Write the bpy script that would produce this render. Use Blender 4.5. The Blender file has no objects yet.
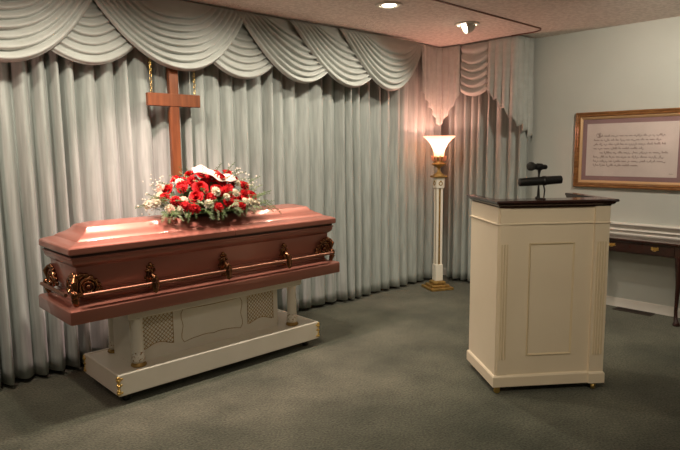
import bpy, math, random
from mathutils import Vector, Matrix
PI = math.pi
sc = bpy.context.scene
COL = sc.collection
rnd = random.Random(7)
sin, cos = math.sin, math.cos

# ------------------------------------------------------------------ mesh builder
class MB:
    def __init__(s): s.v = []; s.f = []
    def add(s, vs, fs, M=None):
        o = len(s.v)
        for p in vs:
            p = Vector(p)
            s.v.append(tuple(M @ p) if M is not None else tuple(p))
        for f in fs: s.f.append(tuple(i + o for i in f))
        return s
    def box(s, x0, y0, z0, x1, y1, z1, M=None):
        vs = [(x0,y0,z0),(x1,y0,z0),(x1,y1,z0),(x0,y1,z0),(x0,y0,z1),(x1,y0,z1),(x1,y1,z1),(x0,y1,z1)]
        return s.add(vs, [(3,2,1,0),(4,5,6,7),(0,1,5,4),(1,2,6,5),(2,3,7,6),(3,0,4,7)], M)
    def bbox(s, x0, y0, z0, x1, y1, z1, b=0.004, M=None):
        # box with chamfered edges (rings in z, cut corners)
        def ring(i, z):
            c = b
            return [(x0+i+c,y0+i,z),(x1-i-c,y0+i,z),(x1-i,y0+i+c,z),(x1-i,y1-i-c,z),(x1-i-c,y1-i,z),(x0+i+c,y1-i,z),(x0+i,y1-i-c,z),(x0+i,y0+i+c,z)]
        rs = [ring(b, z0), ring(0, z0+b), ring(0, z1-b), ring(b, z1)]
        return s.loft(rs, M=M)
    def loft(s, rings, cap=True, closed=True, M=None):
        n = len(rings[0]); vs = [p for r in rings for p in r]; fs = []
        m = n if closed else n-1
        for i in range(len(rings)-1):
            for j in range(m):
                a = i*n+j; b = i*n+(j+1) % n
                fs.append((a, b, b+n, a+n))
        if cap and closed:
            fs.append(tuple(reversed(range(n)))); fs.append(tuple(range((len(rings)-1)*n, len(rings)*n)))
        return s.add(vs, fs, M)
    def grid(s, fn, nu, nv, M=None):
        vs = [fn(i/nu, j/nv) for j in range(nv+1) for i in range(nu+1)]
        fs = [(j*(nu+1)+i, j*(nu+1)+i+1, (j+1)*(nu+1)+i+1, (j+1)*(nu+1)+i) for j in range(nv) for i in range(nu)]
        return s.add(vs, fs, M)
    def lathe(s, prof, n=24, M=None, cap=True):
        rings = [[(r*cos(2*PI*k/n), r*sin(2*PI*k/n), z) for k in range(n)] for r, z in prof]
        return s.loft(rings, cap=cap, M=M)
    def tube(s, pts, r, n=8, closed=False, M=None):
        pts = [Vector(p) for p in pts]; N = len(pts); rings = []
        up = None
        for i, p in enumerate(pts):
            if closed: t = (pts[(i+1) % N]-pts[i-1])
            else: t = pts[min(i+1, N-1)]-pts[max(i-1, 0)]
            t.normalize()
            if up is None: up = Vector((0,0,1)) if abs(t.z) < .9 else Vector((1,0,0))
            a = (up - t*up.dot(t))
            if a.length < 1e-5: a = t.orthogonal()
            a.normalize(); up = a; b = t.cross(a)
            rr = r[i] if isinstance(r, (list, tuple)) else r
            rings.append([tuple(p + a*rr*cos(2*PI*k/n) + b*rr*sin(2*PI*k/n)) for k in range(n)])
        if closed: rings.append(rings[0]); return s.loft(rings, cap=False, M=M)
        return s.loft(rings, M=M)
    def sphere(s, c, rx, ry=None, rz=None, nu=12, nv=8, M=None):
        ry = ry or rx; rz = rz or rx
        prof = []
        rings = []
        for j in range(nv+1):
            ph = -PI/2 + PI*j/nv; cr = max(cos(ph), 1e-3)
            rings.append([(c[0]+rx*cr*cos(2*PI*k/nu), c[1]+ry*cr*sin(2*PI*k/nu), c[2]+rz*sin(ph)) for k in range(nu)])
        return s.loft(rings, M=M)
    def torus(s, R, r, n=24, m=8, M=None):
        return s.tube([(R*cos(2*PI*k/n), R*sin(2*PI*k/n), 0) for k in range(n)], r, m, closed=True, M=M)
    def build(s, name, mat, parent=None, smooth=True, angle=40, solid=0):
        me = bpy.data.meshes.new(name); me.from_pydata(s.v, [], s.f); me.validate()
        if smooth:
            me.polygons.foreach_set('use_smooth', [True]*len(me.polygons))
        me.update()
        if smooth and angle < 180:
            try: me.set_sharp_from_angle(angle=math.radians(angle))
            except Exception: pass
        me.materials.append(mat)
        o = bpy.data.objects.new(name, me); COL.objects.link(o)
        if parent is not None: o.parent = parent
        if solid:
            md = o.modifiers.new('Solidify', 'SOLIDIFY'); md.thickness = solid; md.offset = 0
        return o

def tag(o, label, cat, group=None, kind=None):
    if label: o['label'] = label
    if cat: o['category'] = cat
    if group: o['group'] = group
    if kind: o['kind'] = kind
    return o
def thing(name, loc, rz, label, cat, group=None):
    o = bpy.data.objects.new(name, None); COL.objects.link(o)
    o.location = loc; o.rotation_euler = (0, 0, rz); o.empty_display_size = .1
    return tag(o, label, cat, group)
def struct(name, mb, mat, **k):
    o = mb.build(name, mat, **k); o['kind'] = 'structure'; return o
T = Matrix.Translation
def Rm(a, ax): return Matrix.Rotation(a, 4, ax)

# ------------------------------------------------------------------ materials
def mat(name, col, rough=.5, metal=0, col2=None, nscale=8, bump=0, bscale=60, coat=0, stretch=(1,1,1), sheen=0, spec=.5, detail=4, ramp=(.35,.65), aniso=None):
    m = bpy.data.materials.new(name); m.use_nodes = True
    nt = m.node_tree; b = nt.nodes['Principled BSDF']
    b.inputs['Base Color'].default_value = (*col, 1); b.inputs['Roughness'].default_value = rough
    b.inputs['Metallic'].default_value = metal; b.inputs['Coat Weight'].default_value = coat
    b.inputs['Coat Roughness'].default_value = .09
    b.inputs['Sheen Weight'].default_value = sheen; b.inputs['Specular IOR Level'].default_value = spec
    tc = nt.nodes.new('ShaderNodeTexCoord'); mp = nt.nodes.new('ShaderNodeMapping')
    mp.inputs['Scale'].default_value = stretch
    nt.links.new(tc.outputs['Object'], mp.inputs['Vector'])
    n = nt.nodes.new('ShaderNodeTexNoise'); n.inputs['Scale'].default_value = nscale; n.inputs['Detail'].default_value = detail
    nt.links.new(mp.outputs[0], n.inputs['Vector'])
    r = nt.nodes.new('ShaderNodeValToRGB'); r.color_ramp.elements[0].position = ramp[0]; r.color_ramp.elements[1].position = ramp[1]
    c2 = col2 if col2 else tuple(c*.93 for c in col)
    r.color_ramp.elements[0].color = (*c2, 1); r.color_ramp.elements[1].color = (*col, 1)
    nt.links.new(n.outputs['Fac'], r.inputs['Fac']); nt.links.new(r.outputs['Color'], b.inputs['Base Color'])
    if bump:
        n2 = nt.nodes.new('ShaderNodeTexNoise'); n2.inputs['Scale'].default_value = bscale; n2.inputs['Detail'].default_value = 3
        nt.links.new(mp.outputs[0], n2.inputs['Vector'])
        bp = nt.nodes.new('ShaderNodeBump'); bp.inputs['Strength'].default_value = bump; bp.inputs['Distance'].default_value = .01
        nt.links.new(n2.outputs['Fac'], bp.inputs['Height']); nt.links.new(bp.outputs['Normal'], b.inputs['Normal'])
    return m

def fabric(name, c1, c2, vertical=True):
    m = bpy.data.materials.new(name); m.use_nodes = True; nt = m.node_tree; b = nt.nodes['Principled BSDF']
    b.inputs['Roughness'].default_value = .55; b.inputs['Sheen Weight'].default_value = .25; b.inputs['Specular IOR Level'].default_value = .3
    tc = nt.nodes.new('ShaderNodeTexCoord')
    mp = nt.nodes.new('ShaderNodeMapping'); mp.inputs['Scale'].default_value = (14, 14, 1.2) if vertical else (3, 3, 7)
    nt.links.new(tc.outputs['Object'], mp.inputs['Vector'])
    n = nt.nodes.new('ShaderNodeTexNoise'); n.inputs['Scale'].default_value = 3; n.inputs['Detail'].default_value = 5
    nt.links.new(mp.outputs[0], n.inputs['Vector'])
    r = nt.nodes.new('ShaderNodeValToRGB'); r.color_ramp.elements[0].position = .35; r.color_ramp.elements[1].position = .65
    r.color_ramp.elements[0].color = (*c2, 1); r.color_ramp.elements[1].color = (*c1, 1)
    nt.links.new(n.outputs['Fac'], r.inputs['Fac']); nt.links.new(r.outputs['Color'], b.inputs['Base Color'])
    bp = nt.nodes.new('ShaderNodeBump'); bp.inputs['Strength'].default_value = .06; bp.inputs['Distance'].default_value = .004
    n3 = nt.nodes.new('ShaderNodeTexNoise'); n3.inputs['Scale'].default_value = 40; nt.links.new(mp.outputs[0], n3.inputs['Vector'])
    nt.links.new(n3.outputs['Fac'], bp.inputs['Height']); nt.links.new(bp.outputs['Normal'], b.inputs['Normal'])
    return m

def emit(name, col, s):
    m = bpy.data.materials.new(name); m.use_nodes = True; b = m.node_tree.nodes['Principled BSDF']
    b.inputs['Base Color'].default_value = (.8, .8, .8, 1)
    b.inputs['Emission Color'].default_value = (*col, 1); b.inputs['Emission Strength'].default_value = s
    return m

M = {}
M['curtain'] = fabric('sage_moire_drape', (.40, .435, .405), (.30, .33, .305))
M['swag'] = fabric('sage_moire_swag', (.44, .465, .43), (.40, .42, .385), False)
M['wall'] = mat('painted_wall', (.56, .58, .53), .75, col2=(.54, .56, .51), nscale=3, bump=.05, bscale=180)
M['ceil'] = mat('stippled_ceiling', (.82, .74, .67), .9, col2=(.69, .615, .55), nscale=30, bump=1.0, bscale=60, ramp=(.42, .58))
M['white'] = mat('white_trim_paint', (.78, .75, .68), .4, nscale=5)
M['cream'] = mat('cream_bier_paint', (.82, .77, .66), .38, col2=(.78, .73, .61), nscale=5)
M['pod'] = mat('ivory_lectern_paint', (.82, .71, .54), .42, col2=(.78, .67, .50), nscale=2.5)
M['podgroove'] = mat('ivory_lectern_moulding', (.70, .58, .38), .45)
M['gold'] = mat('polished_brass', (.80, .55, .18), .28, 1, nscale=20)
M['goldpaint'] = mat('antique_gold_paint', (.46, .29, .09), .45, .6, col2=(.28, .17, .05), nscale=30)
M['copper'] = mat('rose_copper_paint', (.38, .142, .102), .43, .48, col2=(.355, .13, .093), nscale=3, coat=.7)
M['bronze'] = mat('antique_bronze', (.33, .15, .07), .22, 1, col2=(.16, .07, .035), nscale=25)
M['bar'] = mat('copper_bar', (.30, .14, .09), .38, .9, nscale=10)
M['joint'] = mat('dark_gasket', (.05, .02, .012), .7)
M['wood'] = mat('cherry_cross_wood', (.22, .072, .026), .4, col2=(.13, .04, .015), nscale=4, stretch=(8, 8, .8), coat=.3)
M['mahog'] = mat('dark_mahogany', (.045, .012, .008), .22, col2=(.022, .007, .005), nscale=4, stretch=(1, 6, 6), coat=.5)
M['frame'] = mat('gilded_brown_wood', (.34, .155, .05), .3, .2, col2=(.20, .08, .024), nscale=6, stretch=(1, 2, 10), coat=.4)
M['liner'] = mat('gilt_liner', (.70, .45, .24), .4, .35)
M['mat'] = mat('mauve_mat_board', (.33, .20, .20), .8)
M['paper'] = mat('cream_paper', (.74, .64, .59), .75)
M['ink'] = mat('brown_ink', (.26, .17, .14), .7)
M['black'] = mat('black_plastic', (.012, .012, .012), .4)
M['mesh'] = mat('grey_mic_mesh', (.07, .07, .065), .55, .5, bump=.6, bscale=500)
M['track'] = mat('brown_ceiling_track', (.16, .06, .035), .5)
M['rose'] = mat('red_petals', (.56, .008, .010), .65, col2=(.36, .003, .006), nscale=30, spec=.2)
M['cflower'] = mat('white_petals', (.80, .74, .58), .6, col2=(.66, .58, .38), nscale=40)
M['pflower'] = mat('cream_pink_petals', (.80, .55, .42), .6, col2=(.75, .45, .33), nscale=40)
M['leaf'] = mat('fern_green', (.10, .17, .045), .5, col2=(.045, .085, .025), nscale=20)
M['leaf2'] = mat('grey_green_leaf', (.26, .32, .17), .55, col2=(.15, .21, .09), nscale=20)
M['breath'] = mat('tiny_white_blossom', (.72, .70, .58), .7)
M['ribbon'] = mat('pale_pink_satin', (.88, .66, .55), .3, sheen=.3)
M['vent'] = mat('dark_brown_vent', (.035, .022, .015), .5, .3)
M['litwhite'] = mat('white_fixture_enamel', (.72, .68, .60), .4)
M['fleck'] = mat('column_gold_fleck', (.82, .77, .66), .4, col2=(.33, .20, .07), nscale=70, ramp=(.40, .47), detail=2)

# carpet
def carpet():
    m = bpy.data.materials.new('olive_carpet'); m.use_nodes = True; nt = m.node_tree; b = nt.nodes['Principled BSDF']
    b.inputs['Roughness'].default_value = .95; b.inputs['Sheen Weight'].default_value = .15; b.inputs['Specular IOR Level'].default_value = .1
    tc = nt.nodes.new('ShaderNodeTexCoord')
    n1 = nt.nodes.new('ShaderNodeTexNoise'); n1.inputs['Scale'].default_value = 2.2; n1.inputs['Detail'].default_value = 6; n1.inputs['Roughness'].default_value = .6
    n2 = nt.nodes.new('ShaderNodeTexNoise'); n2.inputs['Scale'].default_value = 85; n2.inputs['Detail'].default_value = 3
    for n in (n1, n2): nt.links.new(tc.outputs['Object'], n.inputs['Vector'])
    r1 = nt.nodes.new('ShaderNodeValToRGB'); r1.color_ramp.elements[0].color = (.062, .068, .050, 1); r1.color_ramp.elements[1].color = (.122, .125, .094, 1)
    r1.color_ramp.elements[0].position = .35; r1.color_ramp.elements[1].position = .68
    r2 = nt.nodes.new('ShaderNodeValToRGB'); r2.color_ramp.elements[0].color = (.5, .5, .5, 1); r2.color_ramp.elements[1].color = (1.45, 1.4, 1.3, 1)
    r2.color_ramp.elements[0].position = .32; r2.color_ramp.elements[1].position = .68
    nt.links.new(n1.outputs['Fac'], r1.inputs['Fac']); nt.links.new(n2.outputs['Fac'], r2.inputs['Fac'])
    mx = nt.nodes.new('ShaderNodeMix'); mx.data_type = 'RGBA'; mx.blend_type = 'MULTIPLY'; mx.inputs['Factor'].default_value = .8
    nt.links.new(r1.outputs['Color'], mx.inputs['A']); nt.links.new(r2.outputs['Color'], mx.inputs['B'])
    nt.links.new(mx.outputs['Result'], b.inputs['Base Color'])
    bp = nt.nodes.new('ShaderNodeBump'); bp.inputs['Strength'].default_value = .6; bp.inputs['Distance'].default_value = .01
    nt.links.new(n2.outputs['Fac'], bp.inputs['Height']); nt.links.new(bp.outputs['Normal'], b.inputs['Normal'])
    return m
M['carpet'] = carpet()

# glass pane (clear, glossy)
def pane():
    m = bpy.data.materials.new('picture_glass'); m.use_nodes = True; nt = m.node_tree
    for n in list(nt.nodes):
        if n.type == 'BSDF_PRINCIPLED': nt.nodes.remove(n)
    out = nt.nodes['Material Output']
    t = nt.nodes.new('ShaderNodeBsdfTransparent'); g = nt.nodes.new('ShaderNodeBsdfGlossy'); g.inputs['Roughness'].default_value = .14
    f = nt.nodes.new('ShaderNodeLayerWeight'); f.inputs['Blend'].default_value = .12
    x = nt.nodes.new('ShaderNodeMixShader')
    nt.links.new(f.outputs['Facing'], x.inputs[0]); nt.links.new(t.outputs[0], x.inputs[1]); nt.links.new(g.outputs[0], x.inputs[2]); nt.links.new(x.outputs[0], out.inputs[0])
    return m
M['glass'] = pane()
# ------------------------------------------------------------------ room
XR, YB, ZC, XL, YF = 5.34, 4.10, 2.46, -2.6, -3.2
struct('floor', MB().box(XL, YF, -.1, XR, YB, 0), M['carpet'], smooth=False)
struct('ceiling', MB().box(XL, YF, ZC, XR, YB, ZC+.1), M['ceil'], smooth=False)
struct('wall_back', MB().box(XL-.1, YB, -.1, XR+.1, YB+.1, ZC+.1), M['wall'], smooth=False)
struct('wall_right', MB().box(XR, YF, -.1, XR+.1, YB, ZC+.1), M['wall'], smooth=False)
struct('wall_left', MB().box(XL-.1, YF, -.1, XL, YB, ZC+.1), M['wall'], smooth=False)
struct('wall_front', MB().box(XL-.1, YF-.1, -.1, XR+.1, YF, ZC+.1), M['wall'], smooth=False)

def mould(prof, y0, y1, x):      # profile (depth, z) extruded along y on the right wall
    mb = MB(); a = [(x-d, y0, z) for d, z in prof]; b = [(x-d, y1, z) for d, z in prof]
    return mb.loft([a, b])
struct('baseboard_right', mould([(0, 0), (.016, 0), (.016, .06), (.013, .072), (.006, .08), (0, .08)], YF, YB, XR), M['white'], smooth=False)
rail = [(0, .645), (.014, .645), (.020, .652), (.020, .664), (.012, .670), (.012, .680), (.024, .688), (.030, .697), (.024, .707),
        (.014, .712), (.014, .722), (.026, .730), (.040, .738), (.046, .750), (.042, .760), (.0, .764)]
o = struct('trim_1', mould(rail, YF, 2.95, XR), M['white'], angle=35)

# ceiling curtain track around the alcove, rounded corner, joins the drapes on the right wall
pts = [(XL+.05, 2.655), (4.88, 2.655)] + [(4.88+.14*sin(a), 2.795-.14*cos(a)) for a in [PI/2*k/8 for k in range(1, 9)]] + [(5.02, 3.0)]
mb = MB(); L = []; 
for i, p in enumerate(pts):
    a = Vector(pts[max(i-1, 0)]); b = Vector(pts[min(i+1, len(pts)-1)]); t = (b-a).normalized(); n = Vector((-t.y, t.x))*.006
    L.append([(p[0]+n.x, p[1]+n.y, ZC), (p[0]-n.x, p[1]-n.y, ZC), (p[0]-n.x, p[1]-n.y, ZC-.009), (p[0]+n.x, p[1]+n.y, ZC-.009)])
mb.loft(L); struct('trim_2', mb, M['track'], smooth=False)

# ------------------------------------------------------------------ drapes
def fold_profile(t, ph, amps):
    """rounded crests with narrow creases; returns 0 (crease) .. 1 (crest)"""
    k = int(math.floor(t)); fr = t-k
    a = amps[k % len(amps)]
    return (abs(sin(PI*fr))**.8)*a
def curtain(name, p0, p1, nrm, period, amp, zt, zb, seed, label):
    r = random.Random(seed); L = (Vector(p1)-Vector(p0)).length; n = int(L/period)
    # irregular fold borders
    br = [0]; 
    wide = [r.random() < .5 for _ in range(n)]
    for i in range(n): br.append(br[-1]+(r.uniform(.95, 1.35) if wide[i] else r.uniform(.6, .9)))
    br = [b*L/br[-1] for b in br]
    amps = [(r.uniform(.6, .9) if q_ else r.uniform(.85, 1.15)) for q_ in wide]; sway = [r.uniform(-.012, .012) for _ in range(n+1)]; hem = [r.uniform(-.006, .006) for _ in range(n+1)]
    skew = [r.uniform(.75, 1.35) for _ in range(n)]
    t = (Vector(p1)-Vector(p0)).normalized().to_3d(); N = Vector(nrm).to_3d()
    K = 14; rows = 26; vs = []; fs = []
    cols = [(k, j/K) for k in range(n) for j in range(K)] + [(n-1, 1.0)]
    for i in range(rows+1):
        w = i/rows; z = zt+(zb-zt)*w
        for (k, fr) in cols:
            b0 = br[k]+sway[k]*sin(w*2.6+k)*1.0; b1 = br[k+1]+sway[k+1]*sin(w*2.6+k+1)
            s = b0+(b1-b0)*fr
            c = abs(sin(PI*fr**skew[k]))**1.15
            d = amp*amps[k]*c*(1+.18*w) + .006*sin(6*w+k)*c
            # a softer secondary ripple on wide folds
            if br[k+1]-br[k] > period*1.3: d -= .15*amp*math.exp(-((fr-.5)/.13)**2)*(.6+.4*sin(3*w+k))
            P = Vector((p0[0], p0[1], 0))+t*s+N*d
            zz = z + (hem[k]*(1-fr)+hem[k+1]*fr if i == rows else 0)
            vs.append((P.x, P.y, zz))
    nc = len(cols)
    fs = [(i*nc+j, i*nc+j+1, (i+1)*nc+j+1, (i+1)*nc+j) for i in range(rows) for j in range(nc-1)]
    mb = MB().add(vs, fs)
    return tag(mb.build(name, M['curtain'], angle=180, solid=.003), label, 'curtain')
curtain('drape', (-1.3, 3.950), (5.13, 3.950), (0, -1), .112, .088, ZC-.01, .028, 33,
        'long pleated sage green drape covering the left-hand wall behind casket and cross')
curtain('drape', (5.235, 3.84), (5.235, 2.93), (-1, 0), .10, .085, ZC-.01, .028, 5,
        'short pleated sage green drape on the right-hand wall, between lamp and framed picture')

def swag(xc, w, layer, seed, label, drop=.487, n=7, a=.36, b=.20, sk=1.08, flat=.18, top=ZC-.012):
    r = random.Random(seed); NU = 48; NV = n*8
    xl, xr = xc-w/2, xc+w/2
    am = [r.uniform(.75, 1.1) for _ in range(n+1)]; ph = [r.uniform(-.25, .25) for _ in range(n+1)]
    wob = r.uniform(0, 6)
    def fn(u, v):
        s0 = xl+(1-v)**1.1*w*a; s1 = xr-(1-v)**1.1*w*b
        x = s0+(s1-s0)*u; t = u**sk; bow = 4*t*(1-t)
        vv = v**.92
        q = max(0, (v-flat)/(1-flat))*n
        q = min(n, max(0, q+.42*sin(PI*v)*sin(4.2*u+wob)+.22*sin(PI*v)*sin(9*u+2*wob)))
        k = min(int(q), n-1); fr = q-k
        env = bow**.45
        rid = (1-abs(2*fr-1)**1.7) if v > flat else 0
        # crest sits low on every fold so cloth seems to roll under itself
        fr2 = fr+.30*fr*(1-fr)*2
        rid = (.5-.5*cos(2*PI*min(fr2, 1)))**.75 if v > flat else 0
        A = (.030 if layer == 0 else .040)*am[k]*env*(.55+.45*min(1, q/2))
        sag = drop*vv*bow
        z = top - sag - .016*env*rid*(1 if v < 1 else .4)
        z += .006*sin(7*u+wob)*env*v
        y = 3.842-(0, .042, .064, .086)[layer]-.05*(sag/.48)-A*rid - .006*sin(5*u+wob)*env
        return (x, y, z)
    mb = MB().grid(fn, NU, NV)
    return tag(mb.build('swag', M['swag'], angle=180, solid=.004), label, 'swag', 'draped fabric swags across the top of the back wall')
swag(.38, 1.22, 0, 11, 'sage swag at far left, tucked behind the leftmost big overlapping swag', a=.4, b=.4)
swag(-.20, 1.20, 1, 12, 'sage swag beyond the left edge of the photo, last of the row')
swag(1.415, 1.20, 0, 13, 'small-looking sage swag tucked behind its neighbours, left of the wooden cross', a=.40, b=.40, sk=1.0)
swag(2.575, 1.20, 0, 14, 'small-looking sage swag tucked behind its neighbours, just right of the wooden cross', a=.40, b=.40, sk=1.0)
swag(.925, 1.21, 1, 15, 'large front sage swag cut by the left edge of the photo', drop=.53, a=.36, b=.36, sk=1.0, n=8)
swag(2.025, 1.215, 1, 16, 'large front sage swag directly above the wooden cross', a=.36, b=.34, sk=1.03, n=8)
swag(3.10, 1.17, 1, 17, 'sage swag third from the corner, its right half covered by the next', a=.30, b=.14)
swag(3.615, 1.21, 2, 18, 'sage swag second from the corner, overlapped on its right side', a=.30, b=.14)
swag(4.095, 1.13, 3, 19, 'fully visible sage swag nearest the corner, over all its neighbours', a=.32, b=.10, sk=1.09)

def along(path, s):
    """point and outward normal on a polyline"""
    acc = 0
    for i in range(len(path)-1):
        a, b = Vector(path[i]), Vector(path[i+1]); l = (b-a).length
        if s <= acc+l or i == len(path)-2:
            t = (b-a).normalized(); return a+t*(s-acc), Vector((t.y, -t.x))
        acc += l
def jabot(path, hem, pleats, amp, name, label, cat, zt=ZC-.012, zig=.02, inw=1):
    L = sum((Vector(path[i+1])-Vector(path[i])).length for i in range(len(path)-1))
    NU = pleats*12; NV = 20
    def fn(u, v):
        s = u*L; p, n = along(path, s)
        # smooth the normal at corners by averaging
        p2, n2 = along(path, min(L, s+.03)); p1, n1 = along(path, max(0, s-.03)); nn = (n1+n2+n).normalized(); p = (p*2+p1+p2)/4
        c = 1-abs(2*((u*pleats) % 1)-1)
        d = amp*(sin(PI*((u*pleats) % 1)))**.9*(.45+.75*v)
        # hem height interpolated
        for i in range(len(hem)-1):
            if hem[i][0] <= u <= hem[i+1][0]+1e-9:
                f = (u-hem[i][0])/(hem[i+1][0]-hem[i][0]); hz = hem[i][1]+(hem[i+1][1]-hem[i][1])*f; break
        hz += zig*(c-.5)
        z = zt+(hz-zt)*v
        return (p.x+nn.x*d*inw, p.y+nn.y*d*inw, z)
    mb = MB().grid(fn, NU, NV)
    return tag(mb.build(name, M['swag'], angle=180, solid=.004), label, cat)
jabot([(4.675, 3.785), (4.975, 3.825), (5.02, 3.80), (5.035, 3.575)], [(0, 1.99), (.28, 1.83), (.56, 1.65), (.64, 1.68), (1, 1.955)], 8, .022,
      'corner_jabot', 'pointed pleated sage fabric tail hanging in the corner above lamp', 'jabot', zig=.008)
# small stacked festoon on the right wall
def festoon():
    n = 6
    def fn(u, v):
        y = 3.575-.32*u; bow = 4*u*(1-u); q = v*n; k = min(int(q), n-1); fr = q-k; fr2 = fr+.4*fr*(1-fr)
        rid = (.5-.5*cos(2*PI*min(1, fr2)))**.8
        z = ZC-.012-.455*v-.065*bow*min(1, v*4)*(1-.15*v)-.016*rid*bow**.5
        return (5.055-.038*rid*(.35+.65*bow**.5)-.012*v, y, z)
    return tag(MB().grid(fn, 30, n*9).build('festoon', M['swag'], angle=180, solid=.004), 'narrow tiered sage fabric festoon beside the corner on the right-hand wall', 'festoon')
festoon()
jabot([(5.03, 3.26), (5.03, 2.95), (5.045, 2.935), (5.30, 2.925)], [(0, 1.985), (.25, 1.85), (.4, 1.75), (.54, 1.66), (.9, 1.53), (1, 1.50)], 7, .028,
      'cascade_jabot', 'long stepped sage fabric tail ending the valance on the right-hand wall', 'jabot', zig=.055)

# ------------------------------------------------------------------ wooden cross on chains
c = thing('hanging_cross', (1.988, 3.79, 1.250), 0, 'plain reddish-brown wooden cross hung on two chains before the drape', 'cross')
MB().bbox(-.034, -.018, 0, .034, .018, .79, .003).build('upright', M['wood'], c, smooth=False)
MB().bbox(-.193, -.022, .476, .197, .015, .562, .003).build('crossbeam', M['wood'], c, smooth=False)
for sx in (-.158, .166):
    mb = MB(); z = .565
    k = 0
    while z < .93:
        Mx = T((sx, 0, z)) @ Rm(PI/2*(k % 2)+.3, 'Z') @ Rm(PI/2, 'X') @ Matrix.Diagonal((.62, 1, 1, 1))
        mb.torus(.0125, .0023, 14, 6, Mx); z += .0195; k += 1
    o = mb.build('chain', M['gold'], c); o['label'] = 'brass link chain'
# ------------------------------------------------------------------ casket
X0, X1, Y0, Y1 = 1.020, 2.908, 3.14, 3.645
def rect(i, z, x0=X0, x1=X1, y0=Y0, y1=Y1, c=.012):
    return [(x0+i+c,y0+i,z),(x1-i-c,y0+i,z),(x1-i-c*.3,y0+i+c*.3,z),(x1-i,y0+i+c,z),(x1-i,y1-i-c,z),(x1-i-c*.3,y1-i-c*.3,z),(x1-i-c,y1-i,z),(x0+i+c,y1-i,z),
            (x0+i+c*.3,y1-i-c*.3,z),(x0+i,y1-i-c,z),(x0+i,y0+i+c,z),(x0+i+c*.3,y0+i+c*.3,z)]
OX, OY = 1.96, 3.39
def loc(rings): return [[(x-OX, y-OY, z) for x, y, z in r] for r in rings]
cas = thing('casket', (OX, OY, .517), 0, 'rose copper metal casket with closed lid and bronze handles, resting on cream bier', 'casket')
def cbuild(mb, name, m, parent=cas, **k):
    mb.v = [(x, y, z-.517) for x, y, z in mb.v]
    return mb.build(name, m, parent, **k)
# lid in two panels split at XS
XS = 2.035
prof = [(.012, .884), (.003, .887), (0, .893), (0, .918), (.003, .924), (.012, .930), (.030, .936), (.065, .946), (.070, .952), (.085, .962), (.110, .973), (.132, .988), (.142, 1.002), (.150, 1.011), (.158, 1.014), (.185, 1.020), (.215, 1.027), (.2475, 1.031)]
def lid(xa, xb, hipL, hipR, name):
    rings = []
    for i, z in prof:
        x0 = xa + (i if hipL else 0); x1 = xb-(i if hipR else 0); y0 = Y0+i; y1 = Y1-i; c = min(.012, (y1-y0)*.4)
        cl = c if hipL else .0015; cr = c if hipR else .0015
        rings.append([(x0+cl,y0,z),(x1-cr,y0,z),(x1-cr*.3,y0+cr*.3,z),(x1,y0+cr,z),(x1,y1-cr,z),(x1-cr*.3,y1-cr*.3,z),(x1-cr,y1,z),(x0+cl,y1,z),(x0+cl*.3,y1-cl*.3,z),(x0,y1-cl,z),(x0,y0+cl,z),(x0+cl*.3,y0+cl*.3,z)])
    mb = MB().loft(loc(rings)); return cbuild(mb, name, M['copper'], angle=22)
lid(X0, XS-.0018, True, False, 'lid_panel')
lid(XS+.0018, X1, False, True, 'lid_panel')
o = cbuild(MB().loft(loc([rect(.02, .868), rect(.02, .886)])), 'gasket', M['joint'])
body = [(.030, .56), (.030, .60), (.034, .606), (.040, .612), (.052, .615), (.052, .622), (.060, .630), (.060, .640), (.068, .648), (.066, .662), (.058, .672), (.058, .680), (.050, .688), (.047, .70),
        (.044, .812), (.040, .818), (.030, .824), (.022, .834), (.018, .846), (.018, .856), (.012, .862), (.012, .870)]
cbuild(MB().loft(loc([rect(i, z) for i, z in body])), 'shell', M['copper'], angle=28)
base = [(-.002, .517), (-.016, .521), (-.018, .527), (-.018, .590), (-.014, .597), (-.006, .601), (.012, .603), (.020, .608), (.032, .610)]
cbuild(MB().loft(loc([rect(i, z) for i, z in base])), 'base_moulding', M['copper'], angle=28)
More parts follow.
